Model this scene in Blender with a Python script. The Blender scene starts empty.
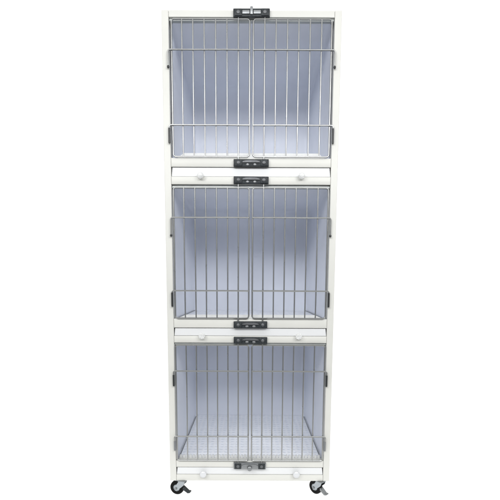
import bpy, bmesh, math, random
from mathutils import Vector, Matrix
R = math.radians
random.seed(3)
sc = bpy.context.scene
col = sc.collection

# ------------------------------------------------------------------ materials
def mat(name, base, rough=.5, metal=0., noise=0., nscale=40., bump=0., bscale=300., spec=.5, rvar=0., coat=0.):
    m = bpy.data.materials.new(name); m.use_nodes = True
    nt = m.node_tree; b = nt.nodes['Principled BSDF']
    b.inputs['Base Color'].default_value = (*base, 1)
    b.inputs['Roughness'].default_value = rough
    b.inputs['Metallic'].default_value = metal
    b.inputs['Specular IOR Level'].default_value = spec
    b.inputs['Coat Weight'].default_value = coat
    tc = nt.nodes.new('ShaderNodeTexCoord')
    if noise > 0 or rvar > 0:
        n = nt.nodes.new('ShaderNodeTexNoise'); n.inputs['Scale'].default_value = nscale; n.inputs['Detail'].default_value = 5
        nt.links.new(tc.outputs['Object'], n.inputs['Vector'])
        if noise > 0:
            mr = nt.nodes.new('ShaderNodeMapRange'); mr.inputs['From Min'].default_value = .3; mr.inputs['From Max'].default_value = .7
            mr.inputs['To Min'].default_value = 1-noise; mr.inputs['To Max'].default_value = 1+noise*.4
            nt.links.new(n.outputs['Fac'], mr.inputs['Value'])
            mx = nt.nodes.new('ShaderNodeVectorMath'); mx.operation = 'SCALE'
            mx.inputs[0].default_value = base
            nt.links.new(mr.outputs['Result'], mx.inputs['Scale'])
            nt.links.new(mx.outputs['Vector'], b.inputs['Base Color'])
        if rvar > 0:
            mr = nt.nodes.new('ShaderNodeMapRange'); mr.inputs['From Min'].default_value = .3; mr.inputs['From Max'].default_value = .7
            mr.inputs['To Min'].default_value = rough; mr.inputs['To Max'].default_value = rough+rvar
            nt.links.new(n.outputs['Fac'], mr.inputs['Value']); nt.links.new(mr.outputs['Result'], b.inputs['Roughness'])
    if bump > 0:
        n2 = nt.nodes.new('ShaderNodeTexNoise'); n2.inputs['Scale'].default_value = bscale; n2.inputs['Detail'].default_value = 2
        nt.links.new(tc.outputs['Object'], n2.inputs['Vector'])
        bp = nt.nodes.new('ShaderNodeBump'); bp.inputs['Strength'].default_value = bump; bp.inputs['Distance'].default_value = .002
        nt.links.new(n2.outputs['Fac'], bp.inputs['Height']); nt.links.new(bp.outputs['Normal'], b.inputs['Normal'])
    return m

M = {}
M['powder'] = mat('cream_powder_coat', (.60,.60,.56), .42, noise=.05, nscale=7, bump=.12, bscale=500)
M['header_shade'] = mat('grey_header_shade', (.40,.42,.41), .35, metal=.3, noise=.15, nscale=20)
M['liner']  = mat('lavender_grey_laminate', (.755,.783,.850), .32, noise=.10, nscale=3, bump=.5, bscale=7)
M['chrome'] = mat('chromed_wire', (.35,.355,.345), .27, metal=1, rvar=.05, nscale=30)
M['bright'] = mat('bright_chrome', (.75,.77,.78), .12, metal=1, rvar=.1, nscale=80)
M['dull']   = mat('dull_zinc', (.27,.28,.285), .38, metal=1, rvar=.15, nscale=90)
M['strip']  = mat('worn_grey_slide', (.13,.135,.14), .40, metal=.7, rvar=.2, nscale=90)
M['fork'] = mat('zinc_plated_fork', (.40,.43,.45), .32, metal=1, rvar=.15, nscale=120)
M['plate']  = mat('black_latch_casting', (.028,.033,.036), .42, noise=.45, nscale=140, bump=.3, bscale=500, spec=.25)
M['hinge']  = mat('black_hinge_sleeve', (.02,.022,.022), .4)
M['gap']    = mat('slot_gap_shade', (.05,.055,.05), .7)
M['tray']   = mat('white_tray_plastic', (.65,.66,.66), .3, noise=.02, nscale=8)
M['rubber'] = mat('black_tyre_rubber', (.004,.004,.004), .5, noise=.2, nscale=60, spec=.12)
M['white_knob'] = mat('milky_white_knob', (.58,.59,.60), .2, coat=.4)
m = M['clear_knob'] = mat('clear_acrylic_knob', (.95,.96,.95), .22)
m.node_tree.nodes['Principled BSDF'].inputs['Transmission Weight'].default_value = .5
m.node_tree.nodes['Principled BSDF'].inputs['IOR'].default_value = 1.49

# slotted floor panel: fine cross slots from a procedural pattern in object space
m = M['pan'] = mat('pale_slotted_floor_plastic', (.74,.79,.86), .35)
nt = m.node_tree; b = nt.nodes['Principled BSDF']
tc = nt.nodes.new('ShaderNodeTexCoord')
def wave(dirn, scale, dist):
    w = nt.nodes.new('ShaderNodeTexWave'); w.wave_type = 'BANDS'; w.bands_direction = dirn
    w.inputs['Scale'].default_value = scale; w.inputs['Distortion'].default_value = dist
    w.inputs['Detail'].default_value = 1
    nt.links.new(tc.outputs['Object'], w.inputs['Vector']); return w
wx = wave('X', 15, .0); wy = wave('Y', 11, .0)
mn = nt.nodes.new('ShaderNodeMath'); mn.operation = 'MULTIPLY'
nt.links.new(wx.outputs['Fac'], mn.inputs[0]); nt.links.new(wy.outputs['Fac'], mn.inputs[1])
n = nt.nodes.new('ShaderNodeTexNoise'); n.inputs['Scale'].default_value = 9; n.inputs['Detail'].default_value = 3
nt.links.new(tc.outputs['Object'], n.inputs['Vector'])
ad = nt.nodes.new('ShaderNodeMath'); ad.operation = 'ADD'
nt.links.new(mn.outputs[0], ad.inputs[0]); nt.links.new(n.outputs['Fac'], ad.inputs[1])
cr = nt.nodes.new('ShaderNodeValToRGB')
cr.color_ramp.elements[0].position = .35; cr.color_ramp.elements[0].color = (.95,.96,.98,1)
cr.color_ramp.elements[1].position = 1.0; cr.color_ramp.elements[1].color = (.86,.89,.94,1)
nt.links.new(ad.outputs[0], cr.inputs['Fac']); nt.links.new(cr.outputs['Color'], b.inputs['Base Color'])
bp = nt.nodes.new('ShaderNodeBump'); bp.inputs['Strength'].default_value = .5; bp.inputs['Distance'].default_value = .003; bp.invert = True
nt.links.new(mn.outputs[0], bp.inputs['Height']); nt.links.new(bp.outputs['Normal'], b.inputs['Normal'])

# white sweep with emission added to wash out contact shadows
m = bpy.data.materials.new('glowing_white_sweep'); m.use_nodes = True
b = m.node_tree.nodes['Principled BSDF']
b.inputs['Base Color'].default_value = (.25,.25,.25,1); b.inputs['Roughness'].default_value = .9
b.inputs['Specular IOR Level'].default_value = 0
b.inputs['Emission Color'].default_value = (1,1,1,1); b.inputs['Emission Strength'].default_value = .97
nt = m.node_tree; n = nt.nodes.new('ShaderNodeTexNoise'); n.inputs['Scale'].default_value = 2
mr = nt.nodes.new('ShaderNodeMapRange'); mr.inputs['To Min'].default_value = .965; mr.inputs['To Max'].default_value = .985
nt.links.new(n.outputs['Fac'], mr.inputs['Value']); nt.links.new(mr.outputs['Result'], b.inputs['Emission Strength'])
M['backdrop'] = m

# ------------------------------------------------------------------ mesh helpers
def box(bm, x0, x1, y0, y1, z0, z1, bev=0., seg=2):
    t = bmesh.new()
    bmesh.ops.create_cube(t, size=1)
    for v in t.verts:
        v.co = Vector(((x0+x1)/2+v.co.x*(x1-x0), (y0+y1)/2+v.co.y*(y1-y0), (z0+z1)/2+v.co.z*(z1-z0)))
    if bev > 0:
        bmesh.ops.bevel(t, geom=t.edges[:], offset=bev, segments=seg, profile=.5, affect='EDGES')
    merge(bm, t)

def merge(bm, t):
    me = bpy.data.meshes.new('tmp'); t.to_mesh(me); t.free(); bm.from_mesh(me); bpy.data.meshes.remove(me)

def tube(bm, pts, r, sides=10, closed=False, cap=True):
    pts = [Vector(p) for p in pts]; n = len(pts); rings = []
    up = None
    for i in range(n):
        if closed: d = (pts[(i+1) % n]-pts[i-1]).normalized()
        else:
            a = pts[max(i-1, 0)]; c = pts[min(i+1, n-1)]; d = (c-a).normalized()
        if up is None:
            up = Vector((0,1,0)) if abs(d.y) < .9 else Vector((1,0,0))
        s = d.cross(up).normalized(); u = s.cross(d).normalized(); up = u
        rings.append([bm.verts.new(pts[i]+(s*math.cos(2*math.pi*k/sides)+u*math.sin(2*math.pi*k/sides))*r) for k in range(sides)])
    m_ = n if closed else n-1
    for i in range(m_):
        A = rings[i]; B = rings[(i+1) % n]
        for k in range(sides):
            bm.faces.new((A[k], A[(k+1) % sides], B[(k+1) % sides], B[k]))
    if cap and not closed:
        bm.faces.new(rings[0][::-1]); bm.faces.new(rings[-1])

def lathe(bm, prof, seg=32, mtx=None):
    """prof: list of (radius, height) about local Z"""
    rings = []
    mtx = mtx or Matrix.Identity(4)
    for r, h in prof:
        if r < 1e-6: rings.append([bm.verts.new(mtx @ Vector((0,0,h)))])
        else: rings.append([bm.verts.new(mtx @ Vector((r*math.cos(2*math.pi*k/seg), r*math.sin(2*math.pi*k/seg), h))) for k in range(seg)])
    for A, B in zip(rings, rings[1:]):
        for k in range(seg):
            k2 = (k+1) % seg
            if len(A) == 1 and len(B) == 1: continue
            if len(A) == 1: bm.faces.new((A[0], B[k], B[k2]))
            elif len(B) == 1: bm.faces.new((A[k], A[k2], B[0]))
            else: bm.faces.new((A[k], A[k2], B[k2], B[k]))

def prism(bm, poly, y0, y1):
    """poly in x,z extruded along y"""
    A = [bm.verts.new((x, y0, z)) for x, z in poly]; B = [bm.verts.new((x, y1, z)) for x, z in poly]
    n = len(poly)
    bm.faces.new(A); bm.faces.new(B[::-1])
    for k in range(n): bm.faces.new((A[k], B[k], B[(k+1) % n], A[(k+1) % n]))

def obj(name, bm, m, parent=None, smooth=True, label=None, loc=None):
    bmesh.ops.recalc_face_normals(bm, faces=bm.faces[:])
    me = bpy.data.meshes.new(name); bm.to_mesh(me); bm.free()
    me.materials.append(M[m])
    if smooth:
        for p in me.polygons: p.use_smooth = True
        try: me.set_sharp_from_angle(angle=R(35))
        except Exception: pass
    o = bpy.data.objects.new(name, me); col.objects.link(o)
    if parent: o.parent = parent
    if loc: o.location = loc
    if label: o['label'] = label
    return o

def arc_rect(x0, x1, z0, z1, r, y, n=6):
    pts = []
    for cx, cz, a0 in ((x1-r, z1-r, 0), (x0+r, z1-r, 90), (x0+r, z0+r, 180), (x1-r, z0+r, 270)):
        for i in range(n+1):
            a = R(a0+90*i/n); pts.append((cx+r*math.cos(a), y, cz+r*math.sin(a)))
    return pts

# ------------------------------------------------------------------ cage bank
Z = .0620            # underside of the cabinet above the ground
W2 = .300; IN = .2765; DEP = .60; TOP = 1.6392
cage = bpy.data.objects.new('cage_bank', None); col.objects.link(cage)
cage.location = (0, 0, 0)
cage['label'] = 'tall three-tier cream white pet cage on small black casters, barred double doors'
cage['category'] = 'pet cage'

def part(name, m, build, parent=cage, **k):
    bm = bmesh.new(); build(bm); return obj(name, bm, m, parent, **k)

# corner posts
for sx in (-1, 1):
    for y0, y1 in ((0, .026), (DEP-.026, DEP)):
        xa, xb = sorted((sx*W2, sx*IN))
        part('corner_post', 'powder', lambda bm: box(bm, xa, xb, y0, y1, Z, Z+TOP, .0022, 3))
    xa, xb = sorted((sx*(W2-.0015), sx*(W2-.006)))
    part('side_panel', 'powder', lambda bm: box(bm, xa, xb, .0262, DEP-.0262, Z+.002, Z+TOP-.002))
part('back_panel', 'powder', lambda bm: box(bm, -IN+.0005, IN-.0005, DEP-.006, DEP-.002, Z+.002, Z+TOP-.002))
part('roof_panel', 'powder', lambda bm: box(bm, -W2+.0065, W2-.0065, .0265, DEP-.0265, Z+TOP-.006, Z+TOP-.0012))
part('base_panel', 'powder', lambda bm: box(bm, -W2+.0065, W2-.0065, .0265, DEP-.0265, Z+.0012, Z+.005))

# front rails (between the posts)
for z0, z1 in ((1.6178, TOP), (1.139, 1.1688), (1.0806, 1.107), (.580, .6127), (.5254, .550), (.0533, .079), (0, .0237)):
    part('rail', 'powder', lambda bm: box(bm, -IN+.0004, IN-.0004, .0012, .024, Z+z0, Z+z1, .0016, 2))

tiers = [
    dict(lo=1.1688, hi=1.6178, slot=(1.107, 1.139), loop=(1.1716, 1.6090), rods=(1.5125, 1.2736),
         pins=((1.459, None), (1.2149, 1.2671)), lat=(1.6270, 1.1505), knob='clear_knob'),
    dict(lo=.6127, hi=1.0780, slot=(.550, .580), loop=(.6150, 1.0690), rods=(.9672, .713),
         pins=((.9055, None), (.6558, .7094)), lat=(1.0935, .592), knob='clear_knob'),
    dict(lo=.0790, hi=.5254, slot=(.0237, .0533), loop=(.0812, .5175), rods=(.4222, .176),
         pins=((.3662, .411), (.1217, .1605)), lat=(.5355, .0620), knob='white_knob'),
]

def make_latch(zc, kind):
    L = bpy.data.objects.new('latch', None); col.objects.link(L); L.parent = cage; L.location = (random.uniform(-.0008, .0008), 0, Z+zc); L.rotation_euler = (0, random.uniform(-.006, .006), 0)
    def build(bm):
        box(bm, -.0605, .0605, -.0085, .0006, -.0125, .0125, .0015, 2)
    steel = kind == 'steel'
    base = part('latch_plate', 'plate' if not steel else 'dull', build, L)
    # recessed window with sliding bolt, domed strip and end blocks
    for s in (-1, 1):
        def blk(bm):
            box(bm, s*.0445-.0125, s*.0445+.0125, -.0115, -.0088, -.0108, .0108, .0012, 2)
        part('end_block', 'plate', blk, L)
        part('screw', 'strip', lambda bm: lathe(bm, [(0,.0022),(.0035,.002),(.0054,.0012),(.0058,0)], 20,
             Matrix.Translation((s*.0440, -.0118, 0)) @ Matrix.Rotation(R(90), 4, 'X')), L)
    def strip(bm):
        n = 18; prof = []
        for i in range(n+1):
            x = -.030+.060*i/n
            prof.append((x, .0025+.0055*(1-(abs(x)/.030)**4)))
        prism(bm, [(-.030, .0006)]+prof+[(.030, .0006)], -.0125, -.0088)
    if kind == 'top':
        def twoplates(bm):
            for s in (-1, 1): box(bm, s*.0185-.012, s*.0185+.012, -.0118, -.0088, -.0055, .0058, .001, 2)
        part('slide_bar', 'dull', twoplates, L)
        part('finger_stud', 'dull', lambda bm: (box(bm, -.0045, .0045, -.0135, -.0088, -.008, .0165, .002, 2)), L)
    else:
        part('slide_bar', 'strip' if not steel else 'dull', strip, L)
        if not steel:
            for s in (-1, 1):
                part('rivet', 'dull', lambda bm: lathe(bm, [(0,.0022),(.0028,.0016),(.0042,0)], 16,
                     Matrix.Translation((s*.0125, -.0088, -.0052)) @ Matrix.Diagonal((1.4,1,1,1)) @ Matrix.Rotation(R(90), 4, 'X')), L)
        else:
            part('thumb_knob', 'dull', lambda bm: lathe(bm, [(0,.013),(.006,.0125),(.0088,.010),(.0092,.004),(.006,.002),(.006,0)], 24,
                 Matrix.Translation((-.0005, -.0100, -.0060)) @ Matrix.Rotation(R(90), 4, 'X')), L)
    return L

yd = -.0025     # plane of the door wires
for ti, T in enumerate(tiers):
    lo, hi = Z+T['lo'], Z+T['hi']
    lx = IN-.0012; y0 = .0265; y1 = DEP-.012
    # compartment liner: thin five-sided shell, open towards the doors
    def liner(bm):
        t = bmesh.new(); bmesh.ops.create_cube(t, size=1)
        for v in t.verts: v.co = Vector((v.co.x*2*lx, (y0+y1)/2+v.co.y*(y1-y0), (lo-.011+hi)/2+v.co.z*(hi-lo+.011)))
        bmesh.ops.bevel(t, geom=[e for e in t.edges if all(v.co.y > y1-.001 and v.co.z > hi-.001 for v in e.verts)], offset=.10, segments=12, profile=.5, affect='EDGES')
        bmesh.ops.delete(t, geom=[f for f in t.faces if f.calc_center_median().y < y0+.001 or f.calc_center_median().z < lo-.010], context='FACES')
        # round the long corners between the side sheets and the bent back-and-ceiling sheet
        ce = [e for e in t.edges if len(e.link_faces) == 2 and any(abs(f.normal.x) > .9 for f in e.link_faces) and not all(abs(f.normal.x) > .9 for f in e.link_faces)]
        bmesh.ops.bevel(t, geom=ce, offset=.024, segments=6, profile=.5, affect='EDGES')
        merge(bm, t)
    ln = part('compartment_liner', 'liner', liner)
    part('shade_strip', 'header_shade', lambda bm: box(bm, -IN+.001, IN-.001, .008, .022, hi-.0085, hi-.0005, .001, 1))  # added grey strip, standing in for the shade around the upper door wire
    # floor panel with front lip and side trims
    fl = part('floor_panel', 'pan', lambda bm: box(bm, -lx+.0006, lx-.0006, .034, y1-.0006, lo-.0105, lo-.004), smooth=False)
    def lip(bm):
        h = .023 if ti == 0 else .013
        prism(bm, [(-lx+.006, lo-.010), (-lx+.007, lo-.001), (-lx+.040, lo+h), (lx-.040, lo+h), (lx-.007, lo-.001), (lx-.006, lo-.010)], .0262, .0330)
    def lip3(bm):
        n = 44; w = (2*lx-.014)/n
        box(bm, -lx+.006, lx-.006, .0262, .0330, lo-.010, lo+.001)
        for i in range(n):
            x = -lx+.007+w*(i+.5)
            t = bmesh.new()
            pts = [(x-w*.42, lo+.0012), (x-w*.42, lo+.008), (x-w*.25, lo+.0125), (x+w*.25, lo+.0125), (x+w*.42, lo+.008), (x+w*.42, lo+.0012)]
            prism(t, pts, .0262, .0325); merge(bm, t)
    part('front_lip', 'tray', lip if ti < 2 else lip3, fl, smooth=False)
    for s in (-1, 1):
        part('edge_trim', 'dull', lambda bm: tube(bm, [(s*(lx-.0045), .036, lo-.0025), (s*(lx-.0045), y1-.03, lo-.0025)], .0016), fl)
    # tray: front face, pan body and two knobs
    s0, s1 = Z+T['slot'][0], Z+T['slot'][1]
    def tray(bm):
        prism(bm, [(-.2750, s0+.0012), (-.2722, s1-.0022), (.2722, s1-.0022), (.2750, s0+.0012)], .0045, .0085)
        box(bm, -.268, .268, .0087, DEP-.05, s0+.003, s0+.006)
        box(bm, -.268, -.265, .0087, DEP-.05, s0+.0062, s1-.006)
        box(bm, .265, .268, .0087, DEP-.05, s0+.0062, s1-.006)
    tr = part('tray', 'tray', tray, smooth=False)
    part('slot_shade_strips', 'gap', lambda bm: (box(bm, -IN+.0006, -.2755, .010, .40, s0, s1), box(bm, .2755, IN-.0006, .010, .40, s0, s1),
                                           box(bm, -.2750, .2750, .022, .40, s1-.0018, s1-.0006)), smooth=False)  # near-black strips put the shade of the tray gaps into colour
    rk = .0120 if ti < 2 else .0130
    for s in (-1, 1):
        kz = s0+.001 if ti < 2 else s0+.006
        K = Matrix.Translation((s*.1745, .0040, kz)) @ Matrix.Rotation(R(90), 4, 'X')
        part('knob', T['knob'], lambda bm: lathe(bm, [(0,.0215),(rk*.55,.0208),(rk*.9,.0175),(rk,.0130),(rk*.85,.0085),(rk*.45,.0055),(rk*.45,.0004)],
             8 if ti < 2 else 28, K), tr, smooth=ti == 2)

    # doors
    l0, l1 = Z+T['loop'][0], Z+T['loop'][1]
    out = .2670 if ti == 0 else (.2690 if ti == 1 else .2710)
    for s in (-1, 1):
        xa, xb = sorted((s*.0062, s*out))
        ztop, zbot = Z+T['lat'][0]-.012, Z+T['lat'][1]+.012
        door = part('door', 'chrome', lambda bm: tube(bm, arc_rect(xa, xb, l0, l1, .009, yd), .0028, 10, closed=True))
        for k in range(1, 7):
            x = s*(.0062+.0378*k) + random.uniform(-.0006, .0006)
            bow = random.uniform(-.0005, .0005)
            if k == 1: x = s*.0440
            za, zb = (zbot, ztop) if k == 1 else (l0+.001, l1-.001)
            rr = .0026 if k == 1 else .0024
            part('bar', 'chrome', lambda bm: tube(bm, [(x, yd-.0002, za), (x+bow, yd-.0002, za+(zb-za)*.33), (x+bow, yd-.0002, za+(zb-za)*.66), (x, yd-.0002, zb)], rr), door)
        for j, zr in enumerate(T['rods']):
            zr += Z
            hx = s*.2788
            pz = T['pins'][j]; zend = Z+pz[0]
            pts = [(s*.0062, yd-.0042, zr), (s*.09, yd-.0043, zr+.0004), (s*.18, yd-.0042, zr)]
            for i in range(7):
                a = R(90*i/6)
                pts.append((hx-s*.007+s*.007*math.sin(a), yd-.0042, zr-.007+.007*math.cos(a)))
            pts.append((hx, yd-.0042, zend+.001))
            part('cross_rod', 'chrome', lambda bm: (tube(bm, pts, .0027), [bmesh.ops.create_uvsphere(bm, u_segments=8, v_segments=6, radius=.0034, matrix=Matrix.Translation((s*(.0062+.0378*k), yd-.0024, zr))) for k in range(1, 7)]), door)
            if pz[1] is None:
                part('hinge', 'hinge', lambda bm: lathe(bm, [(0,-.0045),(.003,-.004),(.0042,-.002),(.0042,.002),(.003,.004),(0,.0045)], 16,
                     Matrix.Translation((hx, yd-.0042, zend))), door)
            else:
                z2 = Z+pz[1]-.003
                part('hinge', 'hinge' if ti < 2 or j == 0 else 'dull', lambda bm: (tube(bm, [(hx, yd-.0042, zend), (hx, yd-.0042, z2)], .0037, 14),
                     box(bm, min(hx, hx+s*.003)-.001, max(hx, hx+s*.003)+.001, yd-.0035, .0004, zend+.002, z2-.002)), door)
    make_latch(T['lat'][0], 'top' if ti == 0 else 'mid')
    make_latch(T['lat'][1], 'steel' if ti == 2 else 'mid')

# casters
def caster(x, y, rz):
    C = bpy.data.objects.new('caster', None); col.objects.link(C); C.parent = cage
    C.location = (x, y, 0); C.scale = (1.088,)*3; C.rotation_euler = (0, 0, R(rz))
    r = .0250; off = -.012
    A = Matrix.Translation((off, 0, r)) @ Matrix.Rotation(R(90), 4, 'X')
    wh = part('wheel', 'rubber', lambda bm: lathe(bm, [(r*.49,-.0085),(r*.86,-.0088),(r*.97,-.0065),(r,-.003),(r,.003),(r*.97,.0065),(r*.86,.0088),(r*.49,.0085),(r*.49,-.0085)], 40, A), C)
    part('rim', 'fork', lambda bm: lathe(bm, [(0,-.0100),(r*.22,-.0100),(r*.26,-.0072),(r*.42,-.0066),(r*.48,-.0080),(r*.48,.0080),(r*.42,.0066),(r*.26,.0072),(r*.22,.0100),(0,.0100)], 32, A), wh)
    def fork(bm):
        for s in (-1, 1):
            t = bmesh.new()
            y_ = s*.0125
            prism(t, [(-.001, .0535), (.021, .0535), (.0170, .040), (.006, .0300), (off+.006, r-.005), (off-.002, r-.0065), (off-.006, r-.001), (off-.003, r+.006)], y_-.0011, y_+.0011)
            merge(bm, t)
        box(bm, -.006, .022, -.0136, .0136, .0515, .0540, .0006, 1)
    part('fork', 'fork', fork, C)
    part('mounting_plate', 'dull', lambda bm: (box(bm, -.016, .022, -.018, .018, .0552, .0572, .0005, 1), lathe(bm, [(.011,.0541),(.0115,.0550)], 20, Matrix.Translation((.006,0,0)))), C)
    part('axle', 'dull', lambda bm: lathe(bm, [(0,-.0165),(.0042,-.0165),(.0046,-.0138),(.0046,.0138),(.0042,.0165),(0,.0165)], 6, A), C)
    def lever(bm):
        t = bmesh.new()
        prism(t, [(.006, .030), (.013, .029), (.030, .0150), (.036, .0155), (.0375, .012), (.029, .0095), (.008, .0225)], -.0075, .0075)
        merge(bm, t)
    part('brake_lever', 'dull' if x > 0 else 'plate', lever, C)
caster(-.2640, .018, -14)
caster(.2640, .020, -46)
caster(-.2600, DEP-.03, 20)
caster(.2600, DEP-.03, -25)

# ------------------------------------------------------------------ white sweep
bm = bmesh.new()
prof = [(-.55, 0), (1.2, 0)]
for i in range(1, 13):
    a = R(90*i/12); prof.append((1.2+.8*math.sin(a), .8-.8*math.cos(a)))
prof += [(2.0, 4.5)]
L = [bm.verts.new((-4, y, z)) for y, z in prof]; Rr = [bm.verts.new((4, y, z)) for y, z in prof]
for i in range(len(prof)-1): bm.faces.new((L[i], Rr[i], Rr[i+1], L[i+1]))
bd = obj('backdrop', bm, 'backdrop'); bd['kind'] = 'structure'; bd['label'] = 'seamless white studio sweep with added glow, under and behind the cage'

# ------------------------------------------------------------------ light: studio
w = bpy.data.worlds.new('World'); sc.world = w; w.use_nodes = True
nt = w.node_tree; bg = nt.nodes['Background']
tc = nt.nodes.new('ShaderNodeTexCoord'); sp = nt.nodes.new('ShaderNodeSeparateXYZ')
nt.links.new(tc.outputs['Generated'], sp.inputs[0])
cr = nt.nodes.new('ShaderNodeValToRGB'); e = cr.color_ramp.elements
mr = nt.nodes.new('ShaderNodeMapRange'); mr.inputs['From Min'].default_value = -1; mr.inputs['From Max'].default_value = 1
nt.links.new(sp.outputs['Z'], mr.inputs['Value']); nt.links.new(mr.outputs['Result'], cr.inputs['Fac'])
e[0].position = .30; e[0].color = (.26,.26,.28,1)
e[1].position = .82; e[1].color = (1,1,1,1)
x = cr.color_ramp.elements.new(.545); x.color = (.40,.41,.43,1)
x = cr.color_ramp.elements.new(.66); x.color = (.60,.61,.63,1)
nt.links.new(cr.outputs['Color'], bg.inputs['Color']); bg.inputs['Strength'].default_value = .95

def area(name, loc, target, size, power, c=(1,1,1)):
    l = bpy.data.lights.new(name, 'AREA'); l.shape = 'RECTANGLE'; l.size = size[0]; l.size_y = size[1]; l.energy = power; l.color = c
    o = bpy.data.objects.new(name, l); col.objects.link(o); o.location = loc
    o.rotation_euler = (Vector(target)-Vector(loc)).to_track_quat('-Z', 'Y').to_euler()
    return o
area('left_softbox', (-1.7, -2.2, 2.15), (0, .2, 1.0), (1.0, .8), 30, (1,.995,.98))
area('right_softbox', (1.7, -2.2, 2.15), (0, .2, 1.0), (1.0, .8), 30, (1,.995,.98))
area('front_softbox', (0, -2.6, 2.22), (0, .3, 1.0), (2.2, .7), 40, (.97,.98,1))

# ------------------------------------------------------------------ camera
cd = bpy.data.cameras.new('camera'); cam = bpy.data.objects.new('camera', cd); col.objects.link(cam)
f = 430.; cd.sensor_width = 36; cd.lens = f/500*36; cd.shift_y = 87.1/500
cam.location = (0, -1.5455, Z+.7342)
p = 6.9104
cam.rotation_euler = (R(90-p), 0, 0)
cam.rotation_euler = (cam.rotation_euler.to_matrix() @ Matrix.Rotation(R(.24), 3, 'Z')).to_euler()
cd.shift_x = -.0006
cd.clip_start = .05; cd.clip_end = 100
sc.camera = cam
sc.render.engine = 'CYCLES'
sc.cycles.max_bounces = 12; sc.cycles.diffuse_bounces = 6
sc.view_settings.view_transform = 'Standard'; sc.view_settings.look = 'None'; sc.view_settings.exposure = 0
sc.render.resolution_x = 1024; sc.render.resolution_y = 1024
